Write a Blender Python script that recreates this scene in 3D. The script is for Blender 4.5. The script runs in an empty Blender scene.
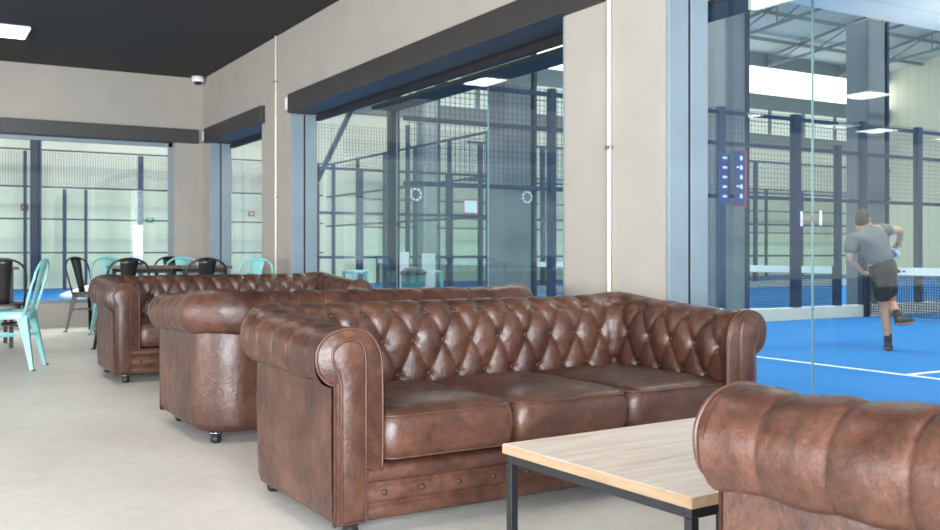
import bpy, bmesh, math, random
from math import sin, cos, pi, radians, sqrt
from mathutils import Vector, noise, Matrix
random.seed(7)
S = bpy.context.scene
COL = S.collection

# ------------------------------------------------------------------ helpers
def link(o, parent=None):
    COL.objects.link(o)
    if parent: o.parent = parent
    return o
def tag(o, label=None, cat=None, group=None, kind=None):
    if label: o['label'] = label
    if cat: o['category'] = cat
    if group: o['group'] = group
    if kind: o['kind'] = kind
    return o
def thing(name, label, cat, loc=(0, 0, 0), rz=0, group=None):
    o = bpy.data.objects.new(name, None); o.empty_display_size = .1
    link(o); o.location = loc; o.rotation_euler = (0, 0, rz)
    return tag(o, label, cat, group)
def copy_tree(o, parent=None):
    c = o.copy(); link(c)
    if parent: c.parent = parent
    for ch in list(o.children): copy_tree(ch, c)
    return c
class MB:
    """collects verts / faces, then builds ONE mesh object"""
    def __init__(s): s.v = []; s.f = []
    def add(s, vs, fs):
        k = len(s.v); s.v += [tuple(p) for p in vs]; s.f += [tuple(i + k for i in f) for f in fs]; return s
    def box(s, x0, x1, y0, y1, z0, z1):
        vs = [(x, y, z) for z in (z0, z1) for y in (y0, y1) for x in (x0, x1)]
        return s.add(vs, [(0,2,3,1),(4,5,7,6),(0,1,5,4),(2,6,7,3),(0,4,6,2),(1,3,7,5)])
    def bar(s, a, b, w, h=None, up=(0,0,1)):
        a = Vector(a); b = Vector(b); h = h or w; d = (b-a).normalized(); u = Vector(up)
        if abs(d.dot(u)) > .98: u = Vector((1,0,0))
        r = d.cross(u).normalized(); u = r.cross(d).normalized()
        vs = [p + r*(sx*w/2) + u*(sy*h/2) for p in (a, b) for sx, sy in ((-1,-1),(1,-1),(1,1),(-1,1))]
        return s.add(vs, [(0,1,2,3),(7,6,5,4),(0,4,5,1),(1,5,6,2),(2,6,7,3),(3,7,4,0)])
    def tube(s, pts, r, n=8, closed=False, caps=True):
        pts = [Vector(p) for p in pts]; m = len(pts); rs = r if isinstance(r, (list, tuple)) else [r]*m
        vs = []; nrm = None
        for i, p in enumerate(pts):
            if closed: d = pts[(i+1) % m] - pts[i-1]
            else: d = pts[min(i+1, m-1)] - pts[max(i-1, 0)]
            if d.length < 1e-9: d = Vector((0,0,1))
            d.normalize()
            if nrm is None:
                nrm = d.orthogonal().normalized()
            nrm = (nrm - d*nrm.dot(d)).normalized(); b = d.cross(nrm)
            for k in range(n):
                a = 2*pi*k/n; vs.append(p + (nrm*cos(a) + b*sin(a))*rs[i])
        fs = []
        for i in range(m if closed else m-1):
            j = (i+1) % m
            for k in range(n):
                fs.append((i*n+k, i*n+(k+1) % n, j*n+(k+1) % n, j*n+k))
        if not closed and caps:
            fs.append(tuple(reversed(range(n)))); fs.append(tuple(range((m-1)*n, m*n)))
        return s.add(vs, fs)
    def lathe(s, prof, n=20, c=(0,0,0)):
        vs = [(c[0]+r*cos(2*pi*k/n), c[1]+r*sin(2*pi*k/n), c[2]+z) for r, z in prof for k in range(n)]
        fs = [(i*n+k, i*n+(k+1) % n, (i+1)*n+(k+1) % n, (i+1)*n+k) for i in range(len(prof)-1) for k in range(n)]
        fs += [tuple(reversed(range(n))), tuple(range((len(prof)-1)*n, len(prof)*n))]
        return s.add(vs, fs)
    def prism(s, poly, f0, f1):
        """poly of 2D points mapped by f0 / f1 -> 3D"""
        n = len(poly); vs = [f0(p) for p in poly] + [f1(p) for p in poly]
        fs = [tuple(range(n)), tuple(range(2*n-1, n-1, -1))] + [(i, n+i, n+(i+1) % n, (i+1) % n) for i in range(n)]
        return s.add(vs, fs)
    def build(s, name, m, parent=None, smooth=False, bevel=0, seg=2, fix=True):
        me = bpy.data.meshes.new(name); me.from_pydata(s.v, [], s.f); me.update()
        if fix:
            bm = bmesh.new(); bm.from_mesh(me); bmesh.ops.recalc_face_normals(bm, faces=bm.faces); bm.to_mesh(me); bm.free()
        if m: me.materials.append(m)
        o = link(bpy.data.objects.new(name, me), parent)
        if smooth: me.polygons.foreach_set('use_smooth', [True]*len(me.polygons))
        if bevel:
            b = o.modifiers.new('bevel', 'BEVEL'); b.width = bevel; b.segments = seg; b.limit_method = 'ANGLE'; b.angle_limit = radians(40)
            b.harden_normals = False
        return o
def structure(o): return tag(o, kind='structure')

# ------------------------------------------------------------------ materials
def new_mat(name):
    m = bpy.data.materials.new(name); m.use_nodes = True; nt = m.node_tree; nt.nodes.clear()
    out = nt.nodes.new('ShaderNodeOutputMaterial'); return m, nt, out
def nd(nt, t, **kw):
    n = nt.nodes.new(t)
    for k, v in kw.items():
        if k.startswith('i_'): n.inputs[k[2:].replace('_', ' ')].default_value = v
        else: setattr(n, k, v)
    return n
def ramp(nt, src, stops):
    r = nt.nodes.new('ShaderNodeValToRGB'); e = r.color_ramp.elements
    e[0].position, e[0].color = stops[0][0], (*stops[0][1], 1); e[1].position, e[1].color = stops[-1][0], (*stops[-1][1], 1)
    for p, c in stops[1:-1]:
        x = e.new(p); x.color = (*c, 1)
    nt.links.new(src, r.inputs[0]); return r
def mix(nt, fac, a, b, mode='MIX'):
    m = nt.nodes.new('ShaderNodeMix'); m.data_type = 'RGBA'; m.blend_type = mode
    for sock, val in ((m.inputs[0], fac), (m.inputs[6], a), (m.inputs[7], b)):
        if hasattr(val, 'is_linked'): nt.links.new(val, sock)
        elif isinstance(val, (int, float)): sock.default_value = val
        else: sock.default_value = (*val, 1)
    return m.outputs[2]
def simple(name, col, rough=.5, metal=0, var=.0, scale=6, bump=0, bscale=60, spec=.5, coat=0):
    m, nt, out = new_mat(name); b = nd(nt, 'ShaderNodeBsdfPrincipled')
    b.inputs['Base Color'].default_value = (*col, 1); b.inputs['Roughness'].default_value = rough
    b.inputs['Metallic'].default_value = metal; b.inputs['Specular IOR Level'].default_value = spec
    b.inputs['Coat Weight'].default_value = coat
    tc = nd(nt, 'ShaderNodeTexCoord')
    if var:
        n = nd(nt, 'ShaderNodeTexNoise', i_Scale=scale, i_Detail=6.0, i_Roughness=.6); nt.links.new(tc.outputs['Object'], n.inputs['Vector'])
        r = ramp(nt, n.outputs[0], [(.3, tuple(c*(1-var) for c in col)), (.7, tuple(min(1, c*(1+var)) for c in col))])
        nt.links.new(r.outputs[0], b.inputs['Base Color'])
    if bump:
        n = nd(nt, 'ShaderNodeTexNoise', i_Scale=bscale, i_Detail=5.0); nt.links.new(tc.outputs['Object'], n.inputs['Vector'])
        bp = nd(nt, 'ShaderNodeBump', i_Strength=bump, i_Distance=.01); nt.links.new(n.outputs[0], bp.inputs['Height']); nt.links.new(bp.outputs[0], b.inputs['Normal'])
    nt.links.new(b.outputs[0], out.inputs[0]); return m
def emit(name, col, s):
    m, nt, out = new_mat(name); e = nd(nt, 'ShaderNodeEmission'); e.inputs[0].default_value = (*col, 1); e.inputs[1].default_value = s
    nt.links.new(e.outputs[0], out.inputs[0]); return m
def glass(name, tint, k=1.0):
    m, nt, out = new_mat(name); t = nd(nt, 'ShaderNodeBsdfTransparent'); t.inputs[0].default_value = (*tint, 1)
    g = nd(nt, 'ShaderNodeBsdfGlossy'); g.inputs['Roughness'].default_value = 0; g.inputs[0].default_value = (.95, 1, .98, 1)
    f = nd(nt, 'ShaderNodeLayerWeight'); f.inputs[0].default_value = .5          # Schlick's law, the same from both sides of the pane
    pw = nd(nt, 'ShaderNodeMath', operation='POWER'); pw.inputs[1].default_value = 5; nt.links.new(f.outputs['Facing'], pw.inputs[0])
    mu = nd(nt, 'ShaderNodeMath', operation='MULTIPLY_ADD'); mu.inputs[1].default_value = .96*k; mu.inputs[2].default_value = .04*k; nt.links.new(pw.outputs[0], mu.inputs[0])
    mx = nd(nt, 'ShaderNodeMixShader'); nt.links.new(mu.outputs[0], mx.inputs[0]); nt.links.new(t.outputs[0], mx.inputs[1]); nt.links.new(g.outputs[0], mx.inputs[2])
    nt.links.new(mx.outputs[0], out.inputs[0]); return m
def wire_mesh(name, col, pitch=.05, thick=.14):
    """welded wire mesh: square openings between thin painted wires"""
    m, nt, out = new_mat(name); tc = nd(nt, 'ShaderNodeTexCoord'); sp = nd(nt, 'ShaderNodeSeparateXYZ'); nt.links.new(tc.outputs['Object'], sp.inputs[0])
    def line(sock):
        a = nd(nt, 'ShaderNodeMath', operation='DIVIDE'); a.inputs[1].default_value = pitch; nt.links.new(sock, a.inputs[0])
        b = nd(nt, 'ShaderNodeMath', operation='FRACT'); nt.links.new(a.outputs[0], b.inputs[0])
        c = nd(nt, 'ShaderNodeMath', operation='LESS_THAN'); c.inputs[1].default_value = thick; nt.links.new(b.outputs[0], c.inputs[0]); return c.outputs[0]
    ad = nd(nt, 'ShaderNodeMath', operation='ADD'); nt.links.new(sp.outputs[0], ad.inputs[0]); nt.links.new(sp.outputs[1], ad.inputs[1])
    mxm = nd(nt, 'ShaderNodeMath', operation='MAXIMUM'); nt.links.new(line(ad.outputs[0]), mxm.inputs[0]); nt.links.new(line(sp.outputs[2]), mxm.inputs[1])
    t = nd(nt, 'ShaderNodeBsdfTransparent'); d = nd(nt, 'ShaderNodeBsdfPrincipled'); d.inputs['Base Color'].default_value = (*col, 1); d.inputs['Roughness'].default_value = .5
    mx = nd(nt, 'ShaderNodeMixShader'); nt.links.new(mxm.outputs[0], mx.inputs[0]); nt.links.new(t.outputs[0], mx.inputs[1]); nt.links.new(d.outputs[0], mx.inputs[2])
    nt.links.new(mx.outputs[0], out.inputs[0]); return m
def leather(name):
    m, nt, out = new_mat(name); b = nd(nt, 'ShaderNodeBsdfPrincipled'); tc = nd(nt, 'ShaderNodeTexCoord')
    def nz(scale, det=6.0, rough=.6, dist=0.0):
        n = nd(nt, 'ShaderNodeTexNoise', i_Scale=scale, i_Detail=det, i_Roughness=rough, i_Distortion=dist); nt.links.new(tc.outputs['Object'], n.inputs['Vector']); return n.outputs[0]
    big = ramp(nt, nz(3.2, 8.0, .62, .6), [(.30, (.032, .0112, .0070)), (.48, (.070, .0262, .0152)), (.64, (.108, .044, .0262)), (.80, (.175, .080, .050))])
    mot = ramp(nt, nz(22, 8.0, .7), [(.33, (.42, .39, .37)), (.54, (1, 1, 1)), (.75, (1.4, 1.38, 1.35))])
    c = mix(nt, .75, big.outputs[0], mot.outputs[0], 'MULTIPLY')
    sp = ramp(nt, nz(170, 3.0), [(.38, (.55, .5, .47)), (.55, (1, 1, 1)), (.68, (1.25, 1.25, 1.25))])
    c = mix(nt, .55, c, sp.outputs[0], 'MULTIPLY')
    nt.links.new(c, b.inputs['Base Color'])
    r = ramp(nt, nz(9, 6.0, .65), [(.3, (.30,)*3), (.7, (.52,)*3)]); nt.links.new(r.outputs[0], b.inputs['Roughness'])
    b.inputs['Specular IOR Level'].default_value = .55
    v = nd(nt, 'ShaderNodeTexVoronoi', i_Scale=260.0); nt.links.new(tc.outputs['Object'], v.inputs['Vector'])
    b1 = nd(nt, 'ShaderNodeBump', i_Strength=.10, i_Distance=.003); nt.links.new(v.outputs[0], b1.inputs['Height'])
    b2 = nd(nt, 'ShaderNodeBump', i_Strength=.22, i_Distance=.012); nt.links.new(nz(26, 4.0, .55, .8), b2.inputs['Height']); nt.links.new(b1.outputs[0], b2.inputs['Normal'])
    nt.links.new(b2.outputs[0], b.inputs['Normal']); nt.links.new(b.outputs[0], out.inputs[0]); return m
def concrete_floor(name):
    m, nt, out = new_mat(name); b = nd(nt, 'ShaderNodeBsdfPrincipled'); tc = nd(nt, 'ShaderNodeTexCoord')
    def nz(scale, det=8.0, rough=.6, dist=0.0):
        n = nd(nt, 'ShaderNodeTexNoise', i_Scale=scale, i_Detail=det, i_Roughness=rough, i_Distortion=dist); nt.links.new(tc.outputs['Object'], n.inputs['Vector']); return n.outputs[0]
    a = ramp(nt, nz(.9, 8.0, .6, .4), [(.3, (.68, .63, .57)), (.5, (.76, .715, .655)), (.7, (.82, .785, .735))])
    f = ramp(nt, nz(14, 6.0, .7), [(.3, (.90,)*3), (.6, (1,)*3)])
    sp = ramp(nt, nz(60, 2.0), [(.24, (.72, .7, .68)), (.30, (1, 1, 1))])
    c = mix(nt, 1, mix(nt, 1, a.outputs[0], f.outputs[0], 'MULTIPLY'), sp.outputs[0], 'MULTIPLY')
    nt.links.new(c, b.inputs['Base Color'])
    r = ramp(nt, nz(4), [(.3, (.34,)*3), (.7, (.52,)*3)]); nt.links.new(r.outputs[0], b.inputs['Roughness'])
    bp = nd(nt, 'ShaderNodeBump', i_Strength=.06, i_Distance=.01); nt.links.new(nz(30), bp.inputs['Height']); nt.links.new(bp.outputs[0], b.inputs['Normal'])
    nt.links.new(b.outputs[0], out.inputs[0]); return m
def wood(name, c0, c1, c2, axis=1):
    m, nt, out = new_mat(name); b = nd(nt, 'ShaderNodeBsdfPrincipled', i_Roughness=.42); tc = nd(nt, 'ShaderNodeTexCoord'); mp = nd(nt, 'ShaderNodeMapping')
    sc = [14, 14, 14]; sc[axis] = 1.3; mp.inputs['Scale'].default_value = sc; nt.links.new(tc.outputs['Object'], mp.inputs[0])
    n = nd(nt, 'ShaderNodeTexNoise', i_Scale=1.6, i_Detail=9.0, i_Roughness=.62, i_Distortion=1.0); nt.links.new(mp.outputs[0], n.inputs['Vector'])
    r = ramp(nt, n.outputs[0], [(.3, c0), (.5, c1), (.68, c2)])
    n2 = nd(nt, 'ShaderNodeTexNoise', i_Scale=6.0, i_Detail=8.0, i_Roughness=.7); nt.links.new(mp.outputs[0], n2.inputs['Vector'])
    r2 = ramp(nt, n2.outputs[0], [(.35, (.86,)*3), (.6, (1,)*3)])
    nt.links.new(mix(nt, 1, r.outputs[0], r2.outputs[0], 'MULTIPLY'), b.inputs['Base Color']); nt.links.new(b.outputs[0], out.inputs[0]); return m
def ceiling_tiles(name):
    m, nt, out = new_mat(name); b = nd(nt, 'ShaderNodeBsdfPrincipled', i_Roughness=.85); tc = nd(nt, 'ShaderNodeTexCoord')
    br = nd(nt, 'ShaderNodeTexBrick', offset=0.0, squash=1.0); br.inputs['Color1'].default_value = (.019, .017, .0145, 1); br.inputs['Color2'].default_value = (.022, .0195, .0165, 1)
    br.inputs['Mortar'].default_value = (.015, .014, .012, 1); br.inputs['Scale'].default_value = 1; br.inputs['Mortar Size'].default_value = .012; br.inputs['Brick Width'].default_value = 1.2; br.inputs['Row Height'].default_value = .6
    nt.links.new(tc.outputs['Object'], br.inputs['Vector']); nt.links.new(br.outputs[0], b.inputs['Base Color']); nt.links.new(b.outputs[0], out.inputs[0]); return m
def corrugated(name, c, axis=0, pitch=.33):
    m, nt, out = new_mat(name); b = nd(nt, 'ShaderNodeBsdfPrincipled', i_Roughness=.55); b.inputs['Base Color'].default_value = (*c, 1); tc = nd(nt, 'ShaderNodeTexCoord')
    w = nd(nt, 'ShaderNodeTexWave', wave_type='BANDS', bands_direction='XYZ'[axis], wave_profile='SAW'); w.inputs['Scale'].default_value = 1/pitch/6.28*2; nt.links.new(tc.outputs['Object'], w.inputs['Vector'])
    bp = nd(nt, 'ShaderNodeBump', i_Strength=.5, i_Distance=.03); nt.links.new(w.outputs[1], bp.inputs['Height']); nt.links.new(bp.outputs[0], b.inputs['Normal'])
    r = ramp(nt, w.outputs[1], [(.0, tuple(x*.82 for x in c)), (.12, c)]); nt.links.new(r.outputs[0], b.inputs['Base Color'])
    nt.links.new(b.outputs[0], out.inputs[0]); return m

M = dict(
    leather=leather('aged_brown_leather'),
    piping=simple('leather_piping', (.075, .032, .022), .45, var=.3, scale=30),
    button=simple('leather_button', (.045, .018, .012), .62, var=.2, scale=40),
    black=simple('black_gloss', (.008, .008, .009), .38),
    chrome=simple('chrome', (.6, .6, .6), .2, 1),
    under=simple('dust_cover', (.01, .01, .01), .9),
    floor=concrete_floor('polished_concrete'),
    plaster=simple('plaster', (.315, .289, .254), .75, var=.05, scale=2.2, bump=.25, bscale=5),
    ceil=ceiling_tiles('dark_ceiling_tiles'),
    steel=simple('blue_grey_steel', (.185, .232, .262), .42, var=.08, scale=3),
    dsteel=simple('charcoal_steel', (.024, .0215, .0205), .5, var=.12, scale=4),
    gasket=simple('black_gasket', (.006, .006, .008), .6),
    conduit=simple('cream_conduit', (.74, .69, .56), .4),
    glass=glass('window_glass', (.955, .985, .98), 1.0),
    cglass=glass('court_glass', (.955, .985, .978), .4),
    edge=simple('glass_edge', (.40, .56, .56), .15),
    turf=simple('blue_turf', (.027, .175, .47), .85, var=.06, scale=30, bump=.2, bscale=200, spec=.15),
    white=simple('white_paint', (.82, .82, .8), .6),
    cream=simple('cream_curb', (.66, .64, .56), .7, var=.06),
    navy=simple('navy_steel', (.016, .038, .085), .45, var=.15, scale=5),
    navyd=simple('dark_navy_steel', (.009, .02, .045), .45),
    mesh=wire_mesh('blue_wire_mesh', (.03, .06, .12), .075, .07),
    netm=wire_mesh('net_mesh', (.015, .02, .03), .045, .22),
    conc=simple('column_concrete', (.20, .225, .24), .8, var=.1, scale=2, bump=.2, bscale=8),
    hallw=simple('hall_wall_paint', (.78, .77, .62), .8, var=.03, scale=.6),
    hallc=corrugated('hall_cladding', (.78, .76, .62), 1, .6),
    roof=corrugated('roof_sheet', (.66, .70, .69), 0, .8),
    truss=simple('truss_paint', (.24, .28, .29), .6),
    band=simple('dark_band', (.20, .23, .23), .7),
    teal=simple('teal_enamel', (.21, .48, .48), .3, coat=.3),
    blackmet=simple('black_enamel', (.010, .009, .009), .36, coat=0),
    oak=wood('pale_oak', (.66, .53, .43), (.83, .70, .60), (.90, .79, .70), 0),
    oakedge=wood('oak_edge', (.27, .175, .10), (.35, .235, .14), (.41, .285, .18), 1),
    darkwood=wood('dark_wood', (.09, .05, .03), (.14, .08, .05), (.19, .12, .08), 0),
    blackst=simple('black_powder_steel', (.007, .008, .011), .4),
    panel=emit('led_panel', (1, .97, .90), 14.0),
    skyl=emit('daylit_polycarbonate', (1, .98, .90), 3.2),
    pwin=emit('daylit_upper_window', (.93, 1, .95), .95),
    red=simple('red_sign', (.55, .04, .03), .5), green=simple('green_sign', (.02, .30, .12), .5),
    sign=simple('navy_sign', (.02, .05, .20), .4),
    skin=simple('skin', (.52, .27, .19), .55, var=.06, scale=12), hair=simple('short_hair', (.055, .036, .028), .8, var=.3, scale=60),
    tee=simple('grey_tee', (.125, .135, .15), .9, var=.12, scale=14, bump=.4, bscale=22), shorts=simple('black_shorts', (.014, .015, .017), .85, bump=.4, bscale=18),
    shoe=simple('grey_shoe', (.045, .045, .05), .7), sole=simple('orange_sole', (.5, .16, .06), .6), sock=simple('dark_sock', (.03, .035, .04), .9),
    frost=simple('frosted_sticker', (.68, .78, .82), .5), plastic=simple('white_plastic', (.75, .74, .76), .4),
)

# ------------------------------------------------------------------ camera
cam = bpy.data.cameras.new('camera'); co = link(bpy.data.objects.new('camera', cam))
cam.sensor_width = 36; cam.lens = 36*961/940; cam.shift_y = -13/940; cam.clip_end = 200
co.location = (0, 0, 1); co.rotation_euler = (pi/2, 0, -radians(30.5))
cam.dof.use_dof = True; cam.dof.focus_distance = 3.6; cam.dof.aperture_fstop = 6.5
S.camera = co

# ------------------------------------------------------------------ the lounge shell
WX = 3.68; GX = 4.0; BY = 13.77; CH = 3.47; ZT = -.12
structure(MB().box(-13, 4.02, -3.5, 14.1, ZT-.03, 0).build('floor', M['floor']))
structure(MB().box(-13.2, 4.02, -3.7, 14.1, CH, CH+.25).build('ceiling', M['ceil']))
w = MB()
w.box(WX, GX, 13.45, 14.1, 0, CH); w.box(WX, GX, 10.17, 11.13, 0, CH); w.box(WX, GX, 4.09, 5.04, 0, CH); w.box(WX, GX, -3.5, -1.6, 0, CH)
w.box(WX, GX, 11.13, 13.45, 2.6, CH); w.box(WX, GX, 5.04, 10.17, 2.6, CH); w.box(WX, GX, -1.6, 4.09, 2.6, CH)
structure(w.build('wall_right', M['plaster']))
w = MB(); w.box(-13, -3.2, BY, 14.1, 0, CH); w.box(3.29, WX, BY, 14.1, 0, CH); w.box(-3.2, 3.29, BY, 14.1, 0, .31); w.box(-3.2, 3.29, BY, 14.1, 2.6, CH)
structure(w.build('wall_back', M['plaster']))
w = MB(); w.box(-13.2, -13, -3.5, 14.1, 0, .15); w.box(-13.2, -13, -3.5, 14.1, 2.9, CH)
for y in (-3.5, 2.2, 8.0, 13.8): w.box(-13.2, -13, y, y+.3, 0, CH)
structure(w.build('wall_left', M['plaster']))
w = MB()                                       # wall behind the viewer: a wide low window and a high one
w.box(-13, -7, -3.7, -3.5, 0, CH); w.box(1.9, 2.45, -3.7, -3.5, 0, CH); w.box(3.6, 4.0, -3.7, -3.5, 0, CH)
w.box(-7, 1.9, -3.7, -3.5, 0, .1); w.box(-7, 1.9, -3.7, -3.5, 2.95, CH); w.box(2.45, 3.6, -3.7, -3.5, 0, 2.45); w.box(2.45, 3.6, -3.7, -3.5, 3.38, CH)
structure(w.build('wall_front', M['plaster']))

def lintel(name, box, ends, label):
    o = structure(MB().box(*box).build(name, M['dsteel'], bevel=.006))
    for e in ends: MB().box(*e).build('end_plate', M['plastic'], o)
    return o
lintel('trim_1', (WX-.06, GX, 4.62, 10.09, 2.525, 2.73), [(WX-.055, WX+.0, 10.095, 10.18, 2.57, 2.70)], '')
lintel('trim_2', (WX-.06, GX, 11.02, 13.5, 2.525, 2.73), [(WX-.055, WX, 13.505, 13.60, 2.57, 2.70)], '')
lintel('trim_3', (WX-.06, GX, -1.7, 4.22, 2.525, 2.73), [], '')
lintel('trim_4', (-3.4, WX-.07, BY-.06, 14.05, 2.54, 2.735), [], '')

def side_window(n, y0, y1, joints):
    r = thing('window_%d' % n, None, None, (GX, (y0+y1)/2, 0)); structure(r); ox, oy = GX, (y0+y1)/2
    L = lambda x0, x1, a, b, z0, z1: (x0-ox, x1-ox, a-oy, b-oy, z0, z1)
    for a, b in ((y1-.028, y1-.002), (y0+.002, y0+.028)):
        f = MB(); f.box(*L(WX+.004, WX+.15, a, b, .0, 2.525)); f.box(*L(WX+.172, GX-.02, a, b, 0, 2.525)); f.build('jamb', M['steel'], r, bevel=.004)
        MB().box(*L(WX+.15, WX+.172, a+.012 if a > oy else a, b if a > oy else b-.012, 0, 2.525)).build('jamb_groove', M['gasket'], r)
    f = MB(); f.box(*L(GX-.03, GX+.03, y0, y1, 2.47, 2.525)); f.box(*L(GX-.03, GX+.03, y0, y1, 0, .06))
    f.build('rail', M['gasket'], r)
    ys = [y0+.03] + joints + [y1-.03]
    for a, b in zip(ys, ys[1:]): MB().box(*L(GX-.006, GX+.006, a+.001, b-.001, .06, 2.47)).build('pane', M['glass'], r)
    return r
side_window(1, 5.04, 10.17, [7.6]); side_window(2, 11.13, 13.45, []); side_window(3, -1.6, 4.09, [])
r = structure(thing('window_4', None, None, (0, 13.95, 0)))
f = MB()
f.box(-3.2, 3.29, -.03, .03, .31, .36); f.box(-3.2, 3.29, -.03, .03, 2.49, 2.54); f.box(3.235, 3.29, -.03, .03, .31, 2.54); f.box(-3.2, -3.14, -.03, .03, .31, 2.54)
f.build('frame', M['steel'], r)
MB().box(-3.14, 3.235, -.006, .006, .36, 2.49).build('pane', M['glass'], r)

def conduit(y, where):
    r = thing('conduit_pipe', 'thin cream conduit pipe on the ' + where, 'pipe', (WX-.014, y, 0), group='conduit pipes on the window wall')
    MB().tube([(0, 0, .0), (0, 0, CH)], .0125, 12).build('pipe', M['conduit'], r, True)
    for z in (.7, 1.63, 2.95): MB().box(-.015, .014, -.028, .028, z-.012, z+.012).build('clip', M['chrome'], r, bevel=.003)
conduit(4.57, 'pier between the two large windows'); conduit(10.6, 'pier between the large window and the small corner window')

def led_panel(x, y, where):
    r = thing('ceiling_light', 'square white LED ceiling panel ' + where, 'ceiling light', (x, y, CH-.012), group='LED panels in the dark ceiling')
    f = MB(); a = .33
    for b in ((-a, a, -a, -a+.015), (-a, a, a-.015, a), (-a, -a+.015, -a, a), (a-.015, a, -a, a)): f.box(*b, -.006, .012)
    f.build('frame', M['plastic'], r); MB().box(-a+.015, a-.015, -a+.015, a-.015, -.002, .010).build('diffuser', M['panel'], r)
for x, y, wh in ((.88, 11.85, 'nearest the back wall, above the black chairs'), (.93, 9.3, 'second from the back wall, mirrored in the large window'), (.85, 6.65, 'third from the back wall, mirrored in the court window'),
                 (.93, 4.0, 'in front of the nearest whole sofa'), (.93, 1.3, 'above the coffee table end of the room'), (-5, 12.5, 'far left row, nearest the back wall'),
                 (-5, 9.85, 'far left row, second from the back wall'), (-9, 12.6, 'deep in the room, nearest the back wall'), (-11.6, 12.6, 'deepest in the room, by the left facade'),
                 (-2.0, 1.3, 'left row, beside the viewer'), (-2.0, 4.0, 'left row, in front of the sofas')):
    led_panel(x, y, wh)

r = thing('security_camera', 'small white dome security camera in the ceiling corner by the back wall', 'security camera', (3.57, 13.62, CH))
MB().lathe([(.0, 0), (.085, 0), (.088, -.06), (.08, -.075), (0, -.075)][::-1], 24).build('housing', M['plastic'], r, True)
MB().lathe([(.0, -.115), (.035, -.105), (.055, -.09), (.06, -.072), (0, -.072)], 20).build('dome', M['black'], r, True)

# ------------------------------------------------------------------ chesterfield sofas
HW, DP, RC = 1.03, .93, .22
def catmull(P, n):
    out = []
    for i in range(len(P)-1):
        p0, p1, p2, p3 = P[max(i-1, 0)], P[i], P[i+1], P[min(i+2, len(P)-1)]
        for k in range(n):
            t = k/n
            out.append(tuple(.5*((2*b) + (-a+c)*t + (2*a-5*b+4*c-d)*t*t + (-a+3*b-3*c+d)*t**3) for a, b, c, d in zip(p0, p1, p2, p3)))
    return out + [P[-1]]
def resample(pts, step):
    L = [0]
    for a, b in zip(pts, pts[1:]): L.append(L[-1] + math.dist(a, b))
    n = max(2, int(L[-1]/step)); res = []; j = 0
    for k in range(n+1):
        t = L[-1]*k/n
        while j < len(L)-2 and L[j+1] < t: j += 1
        q = (t-L[j])/max(1e-9, L[j+1]-L[j]); res.append(tuple(a+(b-a)*q for a, b in zip(pts[j], pts[j+1])))
    return res, L[-1]
PROF, PLEN = resample(catmull([(-.178,.25),(-.178,.40),(-.176,.54),(-.166,.63),(-.13,.694),(-.06,.716),(.010,.704),(.048,.660),(.053,.605),(.034,.562),(.0,.545),(-.03,.549)], 10), .0085)
PST = PLEN/(len(PROF)-1)
ctop = min(range(len(PROF)), key=lambda i: math.dist(PROF[i], (-.132, .688)))
WTOP = ctop*PST
INR = .04
ARM_L = DP-RC; BACK_L = 2*HW-2*RC; ARC_S = INR*pi/2
DS = (BACK_L+ARC_S)/11; DW = .128
def path_pt(i_sec, t):
    """section 0 left arm, 1 left corner, 2 back, 3 right corner, 4 right arm -> (x, y, nx, ny, s) ; s=0 at the left corner middle"""
    if i_sec == 0: return (-HW, t*ARM_L, -1, 0, -ARC_S/2-ARM_L*(1-t))
    if i_sec == 1: a = pi - t*pi/2; return (-HW+RC+RC*cos(a), DP-RC+RC*sin(a), cos(a), sin(a), -ARC_S/2+ARC_S*t)
    if i_sec == 2: return (-HW+RC+BACK_L*t, DP, 0, 1, ARC_S/2+BACK_L*t)
    if i_sec == 3: a = pi/2 - t*pi/2; return (HW-RC+RC*cos(a), DP-RC+RC*sin(a), cos(a), sin(a), ARC_S/2+BACK_L+ARC_S*t)
    return (HW, ARM_L*(1-t), 1, 0, ARC_S*1.5+BACK_L+ARM_L*t)
NA, NC, NB = 140, 40, 300
PATH = [path_pt(0, k/NA) for k in range(NA)] + [path_pt(1, k/NC) for k in range(NC)] + [path_pt(2, k/NB) for k in range(NB)] + [path_pt(3, k/NC) for k in range(NC)] + [path_pt(4, k/NA) for k in range(NA+1)]
def sstep(a, b, x):
    t = min(1, max(0, (x-a)/(b-a))); return t*t*(3-2*t)
def lift(y): return .006 + .040*sstep(0, DP, y)
def base_pt(pt, o, z):
    x, y, nx, ny, s = pt
    return Vector((x+nx*o, y+ny*o, z + (lift(y)+.012*abs(2*nx*ny))*sstep(.35, .72, z)))
def tuft(s, wv, y):
    u = s/DS
    if wv <= WTOP:
        k = (WTOP-wv)/(2*DW); p, q = u+k, u-k
        fp, fq = abs(sin(pi*p)), abs(sin(pi*q))
        h = .018*(fp*fq)**.78
        # row of buttons nearest
        j = round((WTOP-wv)/DW); 
        if j <= 3:
            off = .5*(j % 2); ds_ = (u-off-round(u-off))*DS; dw_ = (WTOP-wv)-j*DW
            rr = (ds_*ds_+dw_*dw_)
            h -= .017*math.exp(-rr/(.019**2))
    else:
        t = (wv-WTOP)/(PLEN-WTOP); f = abs(sin(pi*u))
        ex = 1.24-.94*sstep(0, .22, t)
        h = (.018-.007*sstep(.1, .6, t))*f**ex
        ds_ = (u-round(u))*DS; dw_ = wv-WTOP
        h -= .017*math.exp(-(ds_*ds_+dw_*dw_)/(.019**2))
        h *= 1-.75*sstep(.82, 1, t)
        cd = min(abs(s), abs(s-11*DS)); cf = (1-sstep(.026, .075, cd))*sstep(0, .3, t); h = h*(1-cf) + .018*cf*(1-.4*sstep(.75, 1, t))
    return h
grid = []
nP = len(PROF)
base = [[base_pt(pt, o, z) for o, z in PROF] for pt in PATH]
nPath = len(PATH)
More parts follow.
